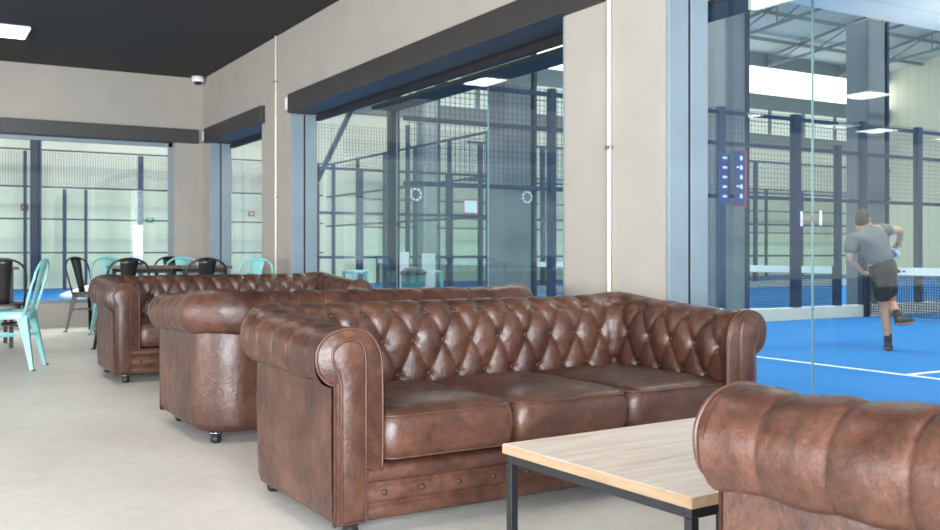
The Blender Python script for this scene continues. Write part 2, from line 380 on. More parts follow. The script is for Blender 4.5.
for i in range(nPath):
    row = []
    for j in range(nP):
        a = base[min(i+1, nPath-1)][j]-base[max(i-1, 0)][j]; b = base[i][min(j+1, nP-1)]-base[i][max(j-1, 0)]
        n = a.cross(b); n = n.normalized() if n.length > 1e-12 else Vector((0, 0, 1))
        pt = PATH[i]; h = tuft(pt[4], j*PST, pt[1])
        e = sstep(-.005, .05, pt[1]); h = .016*(1-e) + h*e
        h += .0035*noise.noise(base[i][j]*9) + .0015*noise.noise(base[i][j]*31)
        row.append(base[i][j] + n*(-h if False else h))
    grid.append(row)
# orientation check: displacement must point away from the padding core
core = base[NA+NC+NB//2][0]
_t = grid[NA+NC+NB//2][ctop+14].z - base[NA+NC+NB//2][ctop+14].z
if _t < 0:
    for i in range(nPath):
        for j in range(nP): grid[i][j] = base[i][j]*2 - grid[i][j]
BOUND = [0, NA+NC//2, NA+NC+NB+NC//2, nPath-1]
def grid_part(name, i0, i1, parent):
    n = i1-i0+1; m = MB()
    vs = [grid[i][j] for i in range(i0, i1+1) for j in range(nP)]
    m.add(vs, [(a*nP+j, a*nP+j+1, (a+1)*nP+j+1, (a+1)*nP+j) for a in range(n-1) for j in range(nP-1)])
    return m.build(name, M['leather'], parent, True)
def panel_part(name, i0, i1, parent):
    prof = [(-.02, .575), (.004, .56), (.012, .53), (.013, .40), (.012, .22), (.008, .10), (.0, .072), (-.02, .06)]
    m = MB(); vs = []
    for i in range(i0, i1+1):
        for o, z in prof:
            p = base_pt(PATH[i], o-.006, z); p.z = z + (lift(PATH[i][1]) if z > .5 else 0)
            p += Vector((PATH[i][2], PATH[i][3], 0))*(.004*noise.noise(p*4)); vs.append(p)
    k = len(prof); n = i1-i0+1
    m.add(vs, [(a*k+j, a*k+j+1, (a+1)*k+j+1, (a+1)*k+j) for a in range(n-1) for j in range(k-1)])
    return m.build(name, M['leather'], parent, True)
KEY = [(-.112,.075),(-.112,.60),(-.108,.655),(-.09,.690),(-.061,.703),(-.02,.695),(.006,.672),(.013,.645),(.005,.61),(-.012,.575),(-.020,.54),(-.020,.075)]
FACE = [(0,.062),(0,.545),(.034,.562),(.062,.602),(.064,.668),(.022,.719),(-.055,.738),(-.128,.717),(-.170,.655),(-.180,.55),(-.180,.27),(-.170,.242),(-.14,.234),(-.118,.25),(-.118,.062)]
def smooth_poly(poly, keep):
    """Catmull-Rom the upper scroll, keep the lower corners"""
    a = catmull(poly[keep[0]:keep[1]], 6); return list(poly[:keep[0]]) + a + list(poly[keep[1]:])
def face_part(side, parent):
    F = smooth_poly(FACE, (1, 13)); K = smooth_poly(KEY, (1, 11)); sx = side
    def at(y): return lambda p: (sx*(HW+p[0]), y, p[1])
    c = (-.07, .50)
    m = MB(); rings = []
    n = len(F)
    def inset(P, d):
        out = []
        for i, p in enumerate(P):
            a = Vector(P[i-1]); b = Vector(P[(i+1) % len(P)]); q0 = (Vector(p)-a).normalized(); q1 = (b-Vector(p)).normalized(); n0 = Vector((-q0.y, q0.x)); n1 = Vector((-q1.y, q1.x)); nn = (n0+n1).normalized(); nn = nn/max(.7, nn.dot(n0)); out.append((p[0]+nn.x*d, p[1]+nn.y*d))
        return out
    # FACE runs clockwise seen from the front (outer side up, inner side down): find inward side
    area = sum(F[i-1][0]*F[i][1]-F[i][0]*F[i-1][1] for i in range(n)); sg = 1 if area > 0 else -1
    for d, y in ((0, .010), (0, -.004), (.003*sg, -.014), (.007*sg, -.019)):
        rings.append([at(y)(p) for p in inset(F, d)])
    vs = [p for r_ in rings for p in r_]; fs = []
    for k in range(len(rings)-1):
        fs += [(k*n+i, k*n+(i+1) % n, (k+1)*n+(i+1) % n, (k+1)*n+i) for i in range(n)]
    from mathutils.geometry import tessellate_polygon
    last = (len(rings)-1)*n
    fs += [tuple(last+i for i in tri) for tri in tessellate_polygon([[Vector((p.x if hasattr(p, 'x') else p[0], p[2], 0)) for p in map(Vector, rings[-1])]])]
    m.add(vs, fs); o = m.build('arm_front', M['leather'], parent, True)
    k = len(K); area = sum(K[i-1][0]*K[i][1]-K[i][0]*K[i-1][1] for i in range(k)); sg = 1 if area > 0 else -1
    m = MB(); rings = [[at(y)(p) for p in inset(K, d)] for d, y in ((0, -.012), (.001*sg, -.024), (.012*sg, -.030))]
    m.add([p for r_ in rings for p in r_], [(a*k+i, a*k+(i+1) % k, (a+1)*k+(i+1) % k, (a+1)*k+i) for a in range(2) for i in range(k)] + [tuple(2*k+i for i in range(k))])
    kp = m.build('scroll_panel', M['leather'], o, True)
    MB().tube([at(-.022)(p) for p in K], .0042, 6, True).build('piping', M['piping'], kp, True)
    MB().tube([at(-.012)(p) for p in F[:-2] if True], .0048, 6).build('piping', M['piping'], o, True)
    return o
def cushion_part(x0, x1, parent):
    m = MB(); cx = (x0+x1)/2; hx = (x1-x0)/2-.004; y0, y1 = -.020, .70; cy = (y0+y1)/2; hy = (y1-y0)/2; z0, z1 = .262, .432; N = 26
    def super(t):   # rounded square footprint
        r = .05; return t
    def ring_pt(a, inset, z, infl=0):
        ca, sa = cos(a), sin(a); e = .17
        x = (abs(ca)**e)*(1 if ca >= 0 else -1); y = (abs(sa)**e)*(1 if sa >= 0 else -1)
        return (cx+x*(hx-inset+infl), cy+y*(hy-inset+infl), z)
    R = 96; rings = []
    lev = [(.30, z0+.002), (.05, z0+.002), (.012, z0+.004), (.002, z0+.012), (-.006, z0+.04), (-.010, (z0+z1)/2), (-.006, z1-.04), (.002, z1-.012), (.010, z1-.001), (.03, z1+.008), (.07, z1+.018), (.12, z1+.026), (.18, z1+.031), (.24, z1+.033)]
    for ins, z in lev:
        row = []
        for k in range(R):
            t = (k+.5)/R*4; sd = int(t); q = t-sd   # even spacing around a square
            g = -1+2*q; ang = [(1, g), (-g, 1), (-1, -g), (g, -1)][sd]
            r_ = .06; ax, ay = ang
            x, y = ax*hx, ay*hy
            # round corners
            dx, dy = abs(x)-(hx-r_), abs(y)-(hy-r_)
            if dx > 0 and dy > 0:
                l = sqrt(dx*dx+dy*dy); 
                if l > r_: x = math.copysign(hx-r_+dx/l*r_, x); y = math.copysign(hy-r_+dy/l*r_, y)
            f1 = (hx-ins)/hx; f2 = (hy-ins)/hy
            p = Vector((cx+x*f1, cy+y*f2, z)); p.z += .003*noise.noise(Vector((p.x*7, p.y*7, 3+cx)))*(1 if z > .3 else 0)
            row.append(p)
        rings.append(row)
    vs = [p for r_ in rings for p in r_]; fs = [(a*R+k, a*R+(k+1) % R, (a+1)*R+(k+1) % R, (a+1)*R+k) for a in range(len(rings)-1) for k in range(R)]
    fs += [tuple(range(R)), tuple((len(rings)-1)*R+k for k in range(R))]
    o = m.add(vs, fs).build('seat_cushion', M['leather'], parent, True)
    MB().tube([p+Vector((0, 0, .002)) for p in rings[7]], .0042, 6, True).build('piping', M['piping'], o, True)
    MB().tube([p for p in rings[3]], .0042, 6, True).build('piping', M['piping'], o, True)
    return o
def make_sofa(label, buttons=True):
    r = thing('chesterfield_sofa', label, 'sofa', group='brown leather sofas')
    grid_part('armrest', BOUND[0], BOUND[1], r); grid_part('backrest', BOUND[1], BOUND[2], r); grid_part('armrest', BOUND[2], BOUND[3], r)
    panel_part('side_panel', BOUND[0], BOUND[1], r); panel_part('back_panel', BOUND[1], BOUND[2], r); panel_part('side_panel', BOUND[2], BOUND[3], r)
    for sd in (-1, 1): face_part(sd, r)
    # front rail of three padded bands
    m = MB(); prof = [(.06, .062), (.006, .064), (-.004, .075), (-.006, .095), (-.002, .112), (.010, .117), (.0, .124), (-.006, .14), (-.008, .16), (-.004, .182), (.010, .190), (-.002, .196), (-.014, .208), (-.018, .225), (-.012, .245), (.004, .256), (.06, .258), (.62, .258)]
    xs = [-HW+.112 + (2*HW-.224)*k/60 for k in range(61)]
    m.add([(x, y+.002*noise.noise(Vector((x*6, z*9, 1))), z) for x in xs for y, z in prof], [(a*len(prof)+j, a*len(prof)+j+1, (a+1)*len(prof)+j+1, (a+1)*len(prof)+j) for a in range(60) for j in range(len(prof)-1)])
    fr = m.build('front_rail', M['leather'], r, True)
    if buttons:
        for k in range(12):
            x = -HW+.19 + (2*HW-.38)*k/11
            MB().lathe([(0, 0), (.009, .001), (.0115, .004), (.009, .008), (0, .010)], 10).build('button', M['button'], fr, True).matrix_local = Matrix.Translation((x, -.004, .158)) @ Matrix.Rotation(radians(90), 4, 'X')
    MB().box(-HW+.10, HW-.10, .03, DP-.10, .056, .075).build('underside', M['under'], r)
    w_ = (2*HW-.356)/3
    for k in range(3): cushion_part(-HW+.178+k*w_, -HW+.178+(k+1)*w_, r)
    for sx in (-1, 1):
        for y in (.07, DP-.1):
            ft = MB().lathe([(.020, 0), (.027, .008), (.029, .022), (.026, .034), (.032, .046), (.036, .062)], 16, (sx*(HW-.095), y, 0)).build('foot', M['black'], r, True)
            MB().lathe([(.0362, .052), (.0368, .054), (.0362, .056)], 16, (sx*(HW-.095), y, 0)).build('ferrule', M['chrome'], ft, True)
    if buttons:
        bme = MB().lathe([(0, -.004), (.010, -.003), (.0135, .001), (.010, .006), (.004, .0085), (0, .009)], 10).build('button', M['button'], r, True)
        first = True
        for row in range(3):
            jj = round((WTOP-row*DW)/PST); off = .5*(row % 2)
            for k in range(-4, 16):
                s = (k+off)*DS
                if s < PATH[0][4]+.06 or s > PATH[-1][4]-.06: continue
                if abs(s) < .02 or abs(s-11*DS) < .02: continue
                i = min(range(nPath), key=lambda q: abs(PATH[q][4]-s))
                i = max(1, min(nPath-2, i)); jj2 = max(1, jj)
                a = base[i+1][jj2]-base[i-1][jj2]; b = base[i][jj2+1]-base[i][jj2-1]; n = a.cross(b).normalized()
                if n.dot(Vector((PATH[i][2], PATH[i][3], 0))) > 0 and row > 0: n = -n
                if row == 0 and n.z < 0: n = -n
                o = bme if first else link(bme.copy(), r); first = False
                o.matrix_local = Matrix.Translation(grid[i][jj2]+n*.002) @ n.to_track_quat('Z', 'Y').to_matrix().to_4x4()
    return r
sofaA = make_sofa('long brown tufted leather sofa behind the coffee table, facing the viewer')
sofaA.location = (2.29, 3.08, 0); sofaA.rotation_euler.z = radians(1.3)
sofaC = copy_tree(sofaA); tag(sofaC, 'farthest brown leather sofa, facing the viewer in front of the café tables'); sofaC.scale = (1, 1, 1.03); sofaC.location = (2.40, 7.62, 0); sofaC.rotation_euler.z = 0
sofaB = make_sofa('middle brown leather sofa turned away, its rounded back corner toward the viewer', False); sofaB.scale = (1, 1, 1.02); sofaB.location = (2.345, 5.85, 0); sofaB.rotation_euler.z = pi
sofaD = copy_tree(sofaB); tag(sofaD, 'brown leather sofa cut off at the right edge, rolled arm beside the coffee table'); sofaD.scale = (1, 1, 1.002); sofaD.location = (2.408, 1.36, 0); sofaD.rotation_euler.z = pi

# ------------------------------------------------------------------ coffee table
r = thing('coffee_table', 'low coffee table with pale oak top and black steel frame between the sofas', 'coffee table', (1.548, 2.435, 0), radians(3.2))
Wt, Lt, Ht = .95, .76, .425
MB().box(0, Wt, -Lt, 0, Ht-.028, Ht).build('tabletop', M['oak'], r, bevel=.002)
e = MB(); e.box(-.0015, 0, -Lt, 0, Ht-.028, Ht-.001); e.box(0, Wt, -Lt-.0015, -Lt, Ht-.028, Ht-.001); e.build('edge_band', M['oakedge'], r)
fr = MB(); q = .025
for b in ((.008, Wt-.008, -Lt+.008, -Lt+.008+q), (.008, Wt-.008, -.008-q, -.008), (.008, .008+q, -Lt+.008+q, -.008-q), (Wt-.008-q, Wt-.008, -Lt+.008+q, -.008-q)): fr.box(*b, Ht-.028-.028, Ht-.0285)
fr.build('frame', M['blackst'], r, bevel=.002)
for x in (.008, Wt-.008-q):
    for y in (-Lt+.008, -.008-q): MB().box(x, x+q, y, y+q, 0, Ht-.056).build('leg', M['blackst'], r, bevel=.002)

# ------------------------------------------------------------------ café chairs and tables
def make_chair(mt, label):
    r = thing('cafe_chair', label, 'chair', group='metal café chairs')
    s = MB(); N = 20; a, b = .18, .185          # rounded pan seat facing -y
    def ringp(f, z): return [(f*a*math.copysign(abs(cos(t))**.45, cos(t)), f*b*math.copysign(abs(sin(t))**.45, sin(t)), z) for t in [2*pi*k/32 for k in range(32)]]
    rings = [ringp(.97, .395), ringp(1.0, .445), ringp(.96, .455), ringp(.80, .447), ringp(.3, .443)]
    s.add([p for q in rings for p in q], [(i*32+k, i*32+(k+1) % 32, (i+1)*32+(k+1) % 32, (i+1)*32+k) for i in range(4) for k in range(32)] + [tuple(4*32+k for k in range(32))])
    s.build('seat', mt, r, True)
    for sx in (-1, 1):
        for sy in (-1, 1):
            leg = MB(); top = Vector((sx*.155, sy*.16, .44)); bot = Vector((sx*.205, sy*(.205 if sy < 0 else .225), 0))
            vs = []
            for t, w_ in ((0, .085), (.25, .062), (.6, .042), (1, .026)):
                p = top.lerp(bot, t); dx = Vector((-sx, 0, 0))*w_; dy = Vector((0, -sy, 0))*w_
                i1 = .006
                vs += [p, p+dx, p+dx+Vector((0, -sy*i1, 0)), p+Vector((-sx*i1, -sy*i1, 0)), p+dy+Vector((-sx*i1, 0, 0)), p+dy]
            leg.add(vs, [(k*6+j, k*6+(j+1) % 6, (k+1)*6+(j+1) % 6, (k+1)*6+j) for k in range(3) for j in range(6)] + [(0, 1, 2, 3, 4, 5), (18, 19, 20, 21, 22, 23)])
            leg.build('leg', mt, r)
            MB().box(bot.x-.016 if sx > 0 else bot.x-.010, bot.x+.010 if sx > 0 else bot.x+.016, bot.y-.013, bot.y+.013, 0, .012).build('rubber_foot', M['blackst'], r)
    br = MB(); br.bar((-.175, -.178, .27), (.175, .186, .27), .006, .02); br.bar((.175, -.178, .258), (-.175, .186, .258), .006, .02); br.build('cross_brace', mt, r)
    arch = [(-.165, .15, .43), (-.178, .18, .55), (-.185, .21, .66)] + [(.185*cos(pi-t), .225+.04*sin(t), .70+.15*sin(t)**.8) for t in [pi*k/16 for k in range(17)]] + [(.185, .21, .66), (.178, .18, .55), (.165, .15, .43)]
    MB().tube(arch, .0105, 8).build('back_frame', mt, r, True)
    sp = MB(); pr = [(.44, .160, .048), (.52, .178, .052), (.62, .203, .060), (.72, .228, .070), (.80, .25, .080), (.845, .262, .085)]
    vs = []
    for z, y, hw in pr: vs += [(-hw, y-.002, z), (0, y+.010, z), (hw, y-.002, z), (hw, y+.002, z), (0, y+.014, z), (-hw, y+.002, z)]
    sp.add(vs, [(k*6+j, k*6+(j+1) % 6, (k+1)*6+(j+1) % 6, (k+1)*6+j) for k in range(5) for j in range(6)] + [(0, 1, 2, 3, 4, 5), tuple(range(30, 36))]); sp.build('splat', mt, r, True)
    return r
teal0 = make_chair(M['teal'], 'turquoise metal café chair at the left edge, side view'); black0 = make_chair(M['blackmet'], 'black metal café chair at the left edge, its back toward the viewer')
def put(o, x, y, rz, label, sc=1.1, first=False):
    c = o if first else copy_tree(o); c.location = (x, y, 0); c.rotation_euler.z = radians(rz); c.scale = (sc,)*3; c['label'] = label; return c
# rz 0 faces -y ; 180 faces +y (back to the viewer) ; -90 faces -x
put(teal0, .78, 9.10, -110, teal0['label'], 1.1, True)
put(black0, .85, 10.46, 172, black0['label'], 1.1, True)
put(black0, 2.06, 12.85, 40, 'black metal café chair by the back window, legs seen left of the sofa')
put(teal0, 2.17, 12.08, 5, 'turquoise metal café chair facing the viewer, between two black chairs')
put(black0, 1.91, 10.25, 185, 'black metal café chair, back to the viewer, at the left one of the paired tables')
put(black0, 3.02, 12.55, 5, 'black metal café chair farthest back, near the room corner')
put(teal0, 2.95, 11.85, -8, 'turquoise metal café chair across the table, in front of the room corner')
put(black0, 2.63, 9.95, 180, 'black metal café chair, back to the viewer, at the right one of the paired tables')
put(teal0, 3.13, 10.08, -48, 'turquoise metal café chair beside the small corner window')
def cafe_table(x0, x1, y0, y1, label):
    h = .845; r = thing('cafe_table', label, 'table', ((x0+x1)/2, (y0+y1)/2, 0), group='café tables'); a, b = (x1-x0)/2, (y1-y0)/2
    MB().box(-a, a, -b, b, h-.03, h).build('tabletop', M['darkwood'], r, bevel=.004)
    for q in (-b+.05, b-.09): MB().box(-a+.05, a-.05, q, q+.04, h-.075, h-.0305).build('side_rail', M['blackst'], r)
    for sx in (-1, 1):
        for sy in (-1, 1): MB().box(sx*(a-.07)-.02, sx*(a-.07)+.02, sy*(b-.07)-.02, sy*(b-.07)+.02, 0, h-.076).build('leg', M['blackst'], r)
cafe_table(.15, 1.03, 10.95, 11.75, 'dark wooden café table at the left edge, behind a black chair')
cafe_table(1.99, 2.60, 10.75, 11.55, 'left of two dark wooden café tables pushed together behind the farthest sofa'); cafe_table(2.615, 3.20, 10.72, 11.5, 'right of two dark wooden café tables pushed together behind the farthest sofa')

# ------------------------------------------------------------------ the padel hall
FY = 32.0; FX = 44.0
t = structure(MB().box(-22, FX, -9, FY, ZT-.3, ZT-.001 if False else ZT-.0).build('floor_court', M['turf']))
# cut-out is not needed: the lounge slab sits in the turf surface
def court_line(x0, x1, y0, y1): return structure(MB().box(x0, x1, y0, y1, ZT, ZT+.004).build('court_line', M['white'], None))
lines = [(7.82, 7.88, .9, 10.95), (7.88, 14.35, 5.49, 5.55), (20.9, 20.96, .9, 10.95), (14.45, 20.9, 5.49, 5.55), (7.85, 7.91, 11.6, 21.5), (7.91, 14.35, 16.5, 16.56)]
for k, l in enumerate(lines):
    o = court_line(*l); o.name = 'trim_line'
w = MB(); w.box(-22, FX, FY, FY+.3, ZT, 6.0); structure(w.build('wall_far', M['hallw']))
structure(MB().box(-22, FX, FY-.12, FY+.3, 6.0, 6.55).build('trim_far_beam', M['band']))
w = MB()
for k in range(28): x = -20+k*2.3; w.box(x, x+.14, FY-.1, FY, 6.55, 7.7)
w.box(-22, FX, FY-.06, FY-.02, 7.1, 7.14); w.box(-22, FX, FY-.15, FY+.3, 7.7, 8.4); structure(w.build('trim_upper_mullions', M['truss']))
structure(MB().box(-22, FX, FY, FY+.05, 6.55, 7.7).build('window_5', M['pwin']))
structure(MB().box(-22, FX, FY, FY+.05, 8.4, 9.7).build('window_6', M['skyl']))
structure(MB().box(-22, FX, FY-.1, FY+.3, 9.7, 10.4).build('trim_eave', M['truss']))
structure(MB().box(FX, FX+.3, -9, FY, ZT, 14).build('wall_end', M['hallc']))
structure(MB().box(-22, FX, -9.3, -9, ZT, 14).build('wall_near', M['hallw'])); structure(MB().box(-22.3, -22, -9, FY, ZT, 14).build('wall_side', M['hallw']))
m = MB(); m.add([(-22, FY, 10.3), (FX, FY, 10.3), (FX, 11, 13.2), (-22, 11, 13.2), (-22, -9, 10.6), (FX, -9, 10.6)], [(0, 1, 2, 3), (3, 2, 5, 4)])
m.add([(-22, FY, 10.5), (FX, FY, 10.5), (FX, 11, 13.4), (-22, 11, 13.4), (-22, -9, 10.8), (FX, -9, 10.8)], [(0, 3, 2, 1), (3, 4, 5, 2)]); structure(m.build('ceiling_hall', M['roof']))
def truss(x, where):
    r = thing('roof_truss', 'grey steel roof truss ' + where, 'roof truss', (x, 0, 0), group='roof trusses of the hall')
    zt = lambda y: 10.2 + (FY-y)/21*2.9 if y > 11 else 10.5+(y+9)/20*2.6
    pts = [FY-.2-k*2.5 for k in range(9)] + [11]
    MB().bar((0, FY-.2, 9.75), (0, 11, 11.2), .09, .10).build('bottom_chord', M['truss'], r)
    MB().bar((0, FY-.2, zt(FY-.2)-.05), (0, 11, zt(11)-.05), .09, .10).build('top_chord', M['truss'], r)
    zb = lambda y: 9.75+(FY-.2-y)/(FY-.2-11)*1.45
    wb = MB()
    for a, b in zip(pts, pts[1:]):
        wb.bar((0, a, zb(a)), (0, a, zt(a)-.05), .05); wb.bar((0, a, zb(a)), (0, b, zt(b)-.05), .045)
    wb.build('web_bars', M['truss'], r)
for x, wh in ((13, 'nearest the window wall'), (16, 'second from the window wall'), (19, 'third from the window wall'), (22, 'fourth from the window wall'), (26, 'fifth from the window wall'), (30, 'sixth from the window wall'), (35, 'second from the end wall'), (40, 'beside the end wall')): truss(x, wh)
pu = MB()
for y in (30, 27.5, 25, 22.5, 20, 17.5, 15, 12.5):
    z = 10.25+(FY-y)/21*2.9; pu.bar((-21, y, z-.12), (FX, y, z-.12), .1, .14)
structure(pu.build('trim_purlins', M['truss']))
structure(MB().box(12, 30, 8.6, 11.75, 5.4, 5.62).build('ceiling_reflection_slab', corrugated('pale_reflection', (.85, .81, .73), 1, 1.1)))  # slab added in place of a pale reflection in the glass

def column(x, y, wd, h, label, m='conc'):
    r = thing('column', label, 'column', (x, y, ZT), group='columns of the hall')
    MB().box(-wd/2, wd/2, -wd/2, wd/2, 0, h).build('shaft', M[m], r, bevel=.02)
    MB().box(wd/2+.001, wd/2+.06, -wd/2-.04, -wd/2+.06, 0, h).build('corner_rail', M['navy'], r)
    MB().box(-wd/2-.05, wd/2+.07, -wd/2-.05, wd/2+.05, 0, .05).build('base_plate', M['navyd'], r)
column(15.85, 12.0, .50, 5.5, 'thick grey column rising behind the padel player'); column(12.15, 12.0, .48, 11.5, 'thick grey column beside the navy score sign')
column(7.75, 12.0, .48, 12.5, 'thick grey column seen through the right part of the large window'); column(14.0, 26.4, .5, 10.5, 'slim distant grey column in the middle of the large window')
column(3.25, 30.3, .22, 9.8, 'dark steel column behind the back window, near its left side', 'navyd')

def fence(label, a, b, posts, rails, zg=(0, 0), zm=(0, 0), curb=False, top=4.0, pw=.10, glassm=None, rt=.06):
    """fence run from a to b (x, y); posts given as distance along the run"""
    r = thing('court_fence', label, 'fence', (a[0], a[1], ZT), math.atan2(b[1]-a[1], b[0]-a[0]), 'padel court fences'); L = math.dist(a, b)
    for p in posts:
        d, h, w_ = (p if isinstance(p, tuple) else (p, top, pw)); MB().box(d-w_/2, d+w_/2, -.05, .05, 0, h).build('post', M['navy'], r)
    for z in rails: MB().box(0, L, -.025, .025, z-rt/2, z+rt/2).build('rail', M['navy'], r)
    ds = sorted(set([0, L] + [p[0] if isinstance(p, tuple) else p for p in posts]))
    if zg[1]:
        for p, q_ in zip(ds, ds[1:]):
            if q_-p > .3: MB().box(p+.06, q_-.06, -.006, .006, zg[0]+.02, zg[1]-.04).build('glass_panel', M['cglass'], r)
    if zm[1]: MB().box(.02, L-.02, -.002, .002, *zm).build('mesh_panel', M['mesh'], r)
    if curb: MB().box(0, L, -.09, .09, 0, .20).build('curb', M['cream'], r)
    return r
# near court: long side at y=11, back wall x=5.35
nf = fence('navy fence along the far side of the court, behind the player', (5.5, 11.0), (25, 11.0), [2.3, (5.55, 3.4, .13), (7.25, 3.4, .17), (8.3, 2.95, .09), (8.95, 3.4, .13), (10.5, 3.4, .13), 12.5, 14.5, 16.5, 18.5], [2.0, 2.83, 3.32], (0.2, 1.98), (2.0, 3.4), True, 3.4)
r = thing('glass_back_wall', 'frameless glass back wall of the nearest court under a navy beam', 'glass wall', (5.35, 0, ZT), 0)
ys = [.3, 2.38, 4.47, 6.6, 8.7, 10.9]
for a, b in zip(ys, ys[1:]):
    p = MB().box(-.006, .006, a+.005, b-.005, .02, 2.88).build('glass_panel', M['cglass'], r)
    MB().box(-.0065, .0065, b-.005, b+.005 if b < 10 else b, .02, 2.88).build('glass_joint', M['edge'], r)
MB().box(-.33, 0.02, .2, 10.94, 2.895, 2.94).build('top_beam', simple('ink_steel', (.008, .010, .014), .6), r)
MB().box(-.06, .06, 10.94, 11.06, 0, 3.15).build('corner_post', M['navyd'], r)
MB().box(-.05, .07, 10.90, 10.94, 2.95, 3.15).build('bracket', M['navy'], r)
MB().box(-.06, -.007, 10.78, 10.90, 1.44, 1.49).build('lock', M['black'], r)
c = MB(); c.box(-.012, -.0068, 4.385, 4.405, 1.30, 1.40); c.box(-.012, -.0068, 4.545, 4.565, 1.30, 1.40); c.build('clamp_end', M['white'], r)
MB().box(-.011, -.0069, 4.405, 4.545, 1.335, 1.365).build('clamp', M['chrome'], r)
for x, z in ((5.67, 1.74), (7.39, 1.755)):
    st = MB(); R_ = .085
    for a_ in range(8):
        t0, t1 = 2*pi*a_/8, 2*pi*(a_+.72)/8
        pts = [t0+(t1-t0)*k/3 for k in range(4)]
        poly = [(R_*cos(t), R_*sin(t)) for t in pts] + [(R_*.7*cos(t), R_*.7*sin(t)) for t in reversed(pts)]
        st.prism(poly, lambda q: (x-5.5+q[0], -.0085, z-ZT+q[1]), lambda q: (x-5.5+q[0], -.0065, z-ZT+q[1]))
    st.build('ring_sticker', M['frost'], nf)
# back court fences
fence('navy fence with a corner post crossing the large window view', (7.0, 20.2), (12.5, 20.2), [.3, 2.0, (3.2, 4.1, .08), 4.35, (5.45, 4.12, .14)], [1.0, 2.0, 3.0], (.1, 2.96), (3.0, 4.0), False, 3.0, .09)
fence('navy fence receding from the corner post toward the far wall', (12.5, 20.3), (12.5, 30.9), [2, 4, 6, 8, 10], [2.0, 3.0, 4.1], (.1, 1.96), (2.0, 4.0), False, 4.1, .09)
fence('far navy fence seen through the back window', (-6.0, 31.0), (12.4, 31.0), [1.5, 4.0, (6.0, 3.0, .10), (9.07, 4.1, .09), (10.15, 3.0, .10), (10.75, 3.0, .08), (12.35, 4.1, .15), 15.0, 17.6], [1.1, 2.1, 3.05, 4.15], (.1, 3.0), (3.05, 4.1), False, 4.1, .09, None, .045)
fence('distant navy fence with cream curb beyond the second court', (12.7, 21.7), (30, 21.7), [.4, 2.4, (4.6, 3.0, .2), 6.6, 8.6, 10.6, 12.6, 14.6], [1.0, 2.0, 3.0, 4.0], (.2, 2.96), (3.0, 4.0), True, 4.0, .11)
fence('farthest navy fence in front of the hall end wall', (14, 31.2), (40, 31.2), [1+2.4*k for k in range(11)], [2.0, 3.0, 4.0], (0.1, 1.96), (2.0, 4.0), False, 4.0)
r = thing('light_pole', 'dark steel pole with a slanting arm at the left of the large window view', 'pole', (7.95, 20.38, ZT))
MB().box(-.09, .09, -.07, .07, 0, 3.1).build('pole', M['navyd'], r); MB().bar((0, 0, 2.6), (1.15, 0, 4.9), .10, .10).build('arm', M['navyd'], r); MB().box(-.16, .16, -.12, .12, 0, .03).build('base_plate', M['navyd'], r)
def net(y0, y1, label, logo=False):
    r = thing('padel_net', label, 'net', (14.4, y0, ZT), group='court nets'); L = y1-y0
    MB().box(-.004, .004, 0.05, L-.05, .04, .73).build('netting', M['netm'], r)
    b = MB().box(-.012, .012, 0.05, L-.05, .73, .86).build('top_band', M['white'], r)
    if logo:
        lg = MB().prism([(.045*cos(2*pi*k/12), .03*sin(2*pi*k/12)) for k in range(12)], lambda p: (-.0135, L-.65+p[0], .795+p[1]), lambda p: (-.0121, L-.65+p[0], .795+p[1]))
        lg.box(-.0135, -.0121, L-.78, L-.72, .78, .81); lg.build('emblem', M['navyd'], b)
    for y in (0.03, L-.03): MB().box(-.05, .05, y-.03, y+.03, 0, .88).build('post', M['navyd'], r)
net(.7, 10.9, 'padel net with white top band right behind the player', True); net(11.5, 21.5, 'padel net of the second court beyond the navy fence'); net(22, 30.9, 'most distant padel net, in the large window view')

# signs
r = thing('score_sign', 'navy sign with rows of white figures and a red edge on the fence', 'sign', (11.1, 10.9, 1.75)); 
MB().box(-.20, .02, -.02, .0, 0, .78).build('board', M['sign'], r); MB().box(.14, .36, -.02, .0, -.02, .84).build('board', M['sign'], r)
e = MB(); e.box(.36, .385, -.022, .0, -.04, .86); e.box(.14, .36, -.022, 0, .84, .86); e.box(.14, .36, -.022, 0, -.04, -.02); e.build('red_edge', M['red'], r)
mk = MB()
for k in range(5):
    z = .10+k*.15; mk.box(-.13, -.04, -.0235, -.0205, z, z+.035); mk.prism([(.27+.032*cos(2*pi*q/10), z+.03+.04*sin(2*pi*q/10)) for q in range(10)], lambda p: (p[0], -.0235, p[1]), lambda p: (p[0], -.0205, p[1]))
    if k in (1, 3): mk.box(.17, .22, -.0235, -.0205, z+.02, z+.05)
mk.build('figures', M['white'], r)
def plate(name, x, y, z, wd, h, m, label, border=None):
    r = thing(name, label, 'sign', (x, y, z)); MB().box(-wd/2, wd/2, -.02, 0, -h/2, h/2).build('plate', M[m], r)
    if border:
        b = MB(); q = wd*.07
        for bb in ((-wd/2, wd/2, h/2-q, h/2), (-wd/2, wd/2, -h/2, -h/2+q), (-wd/2, -wd/2+q, -h/2, h/2), (wd/2-q, wd/2, -h/2, h/2)): b.box(bb[0], bb[1], -.024, -.0201, bb[2], bb[3])
        b.build('border', M[border], r)
    else:
        MB().box(-wd*.25, wd*.25, -.024, -.0201, -h*.2, h*.25).build('symbol', M['white'], r)
plate('fire_sign', 3.15, FY-.01, 2.36, .2, .2, 'red', 'small red fire sign on the far wall, left in the back window')
plate('exit_sign', 6.85, FY-.01, 2.03, .24, .14, 'green', 'small green exit sign on the far wall')
plate('fire_sign', 7.55, FY-.01, 2.02, .16, .3, 'red', 'small red sign on the far wall beside the green exit sign')
plate('fire_sign', 10.2, FY-.01, 2.3, .22, .16, 'red', 'small red sign seen through the small corner window')
plate('notice_board', 11.85, 20.1, 2.1, .42, .36, 'frost', 'white notice with a red border on the fence post', 'red')
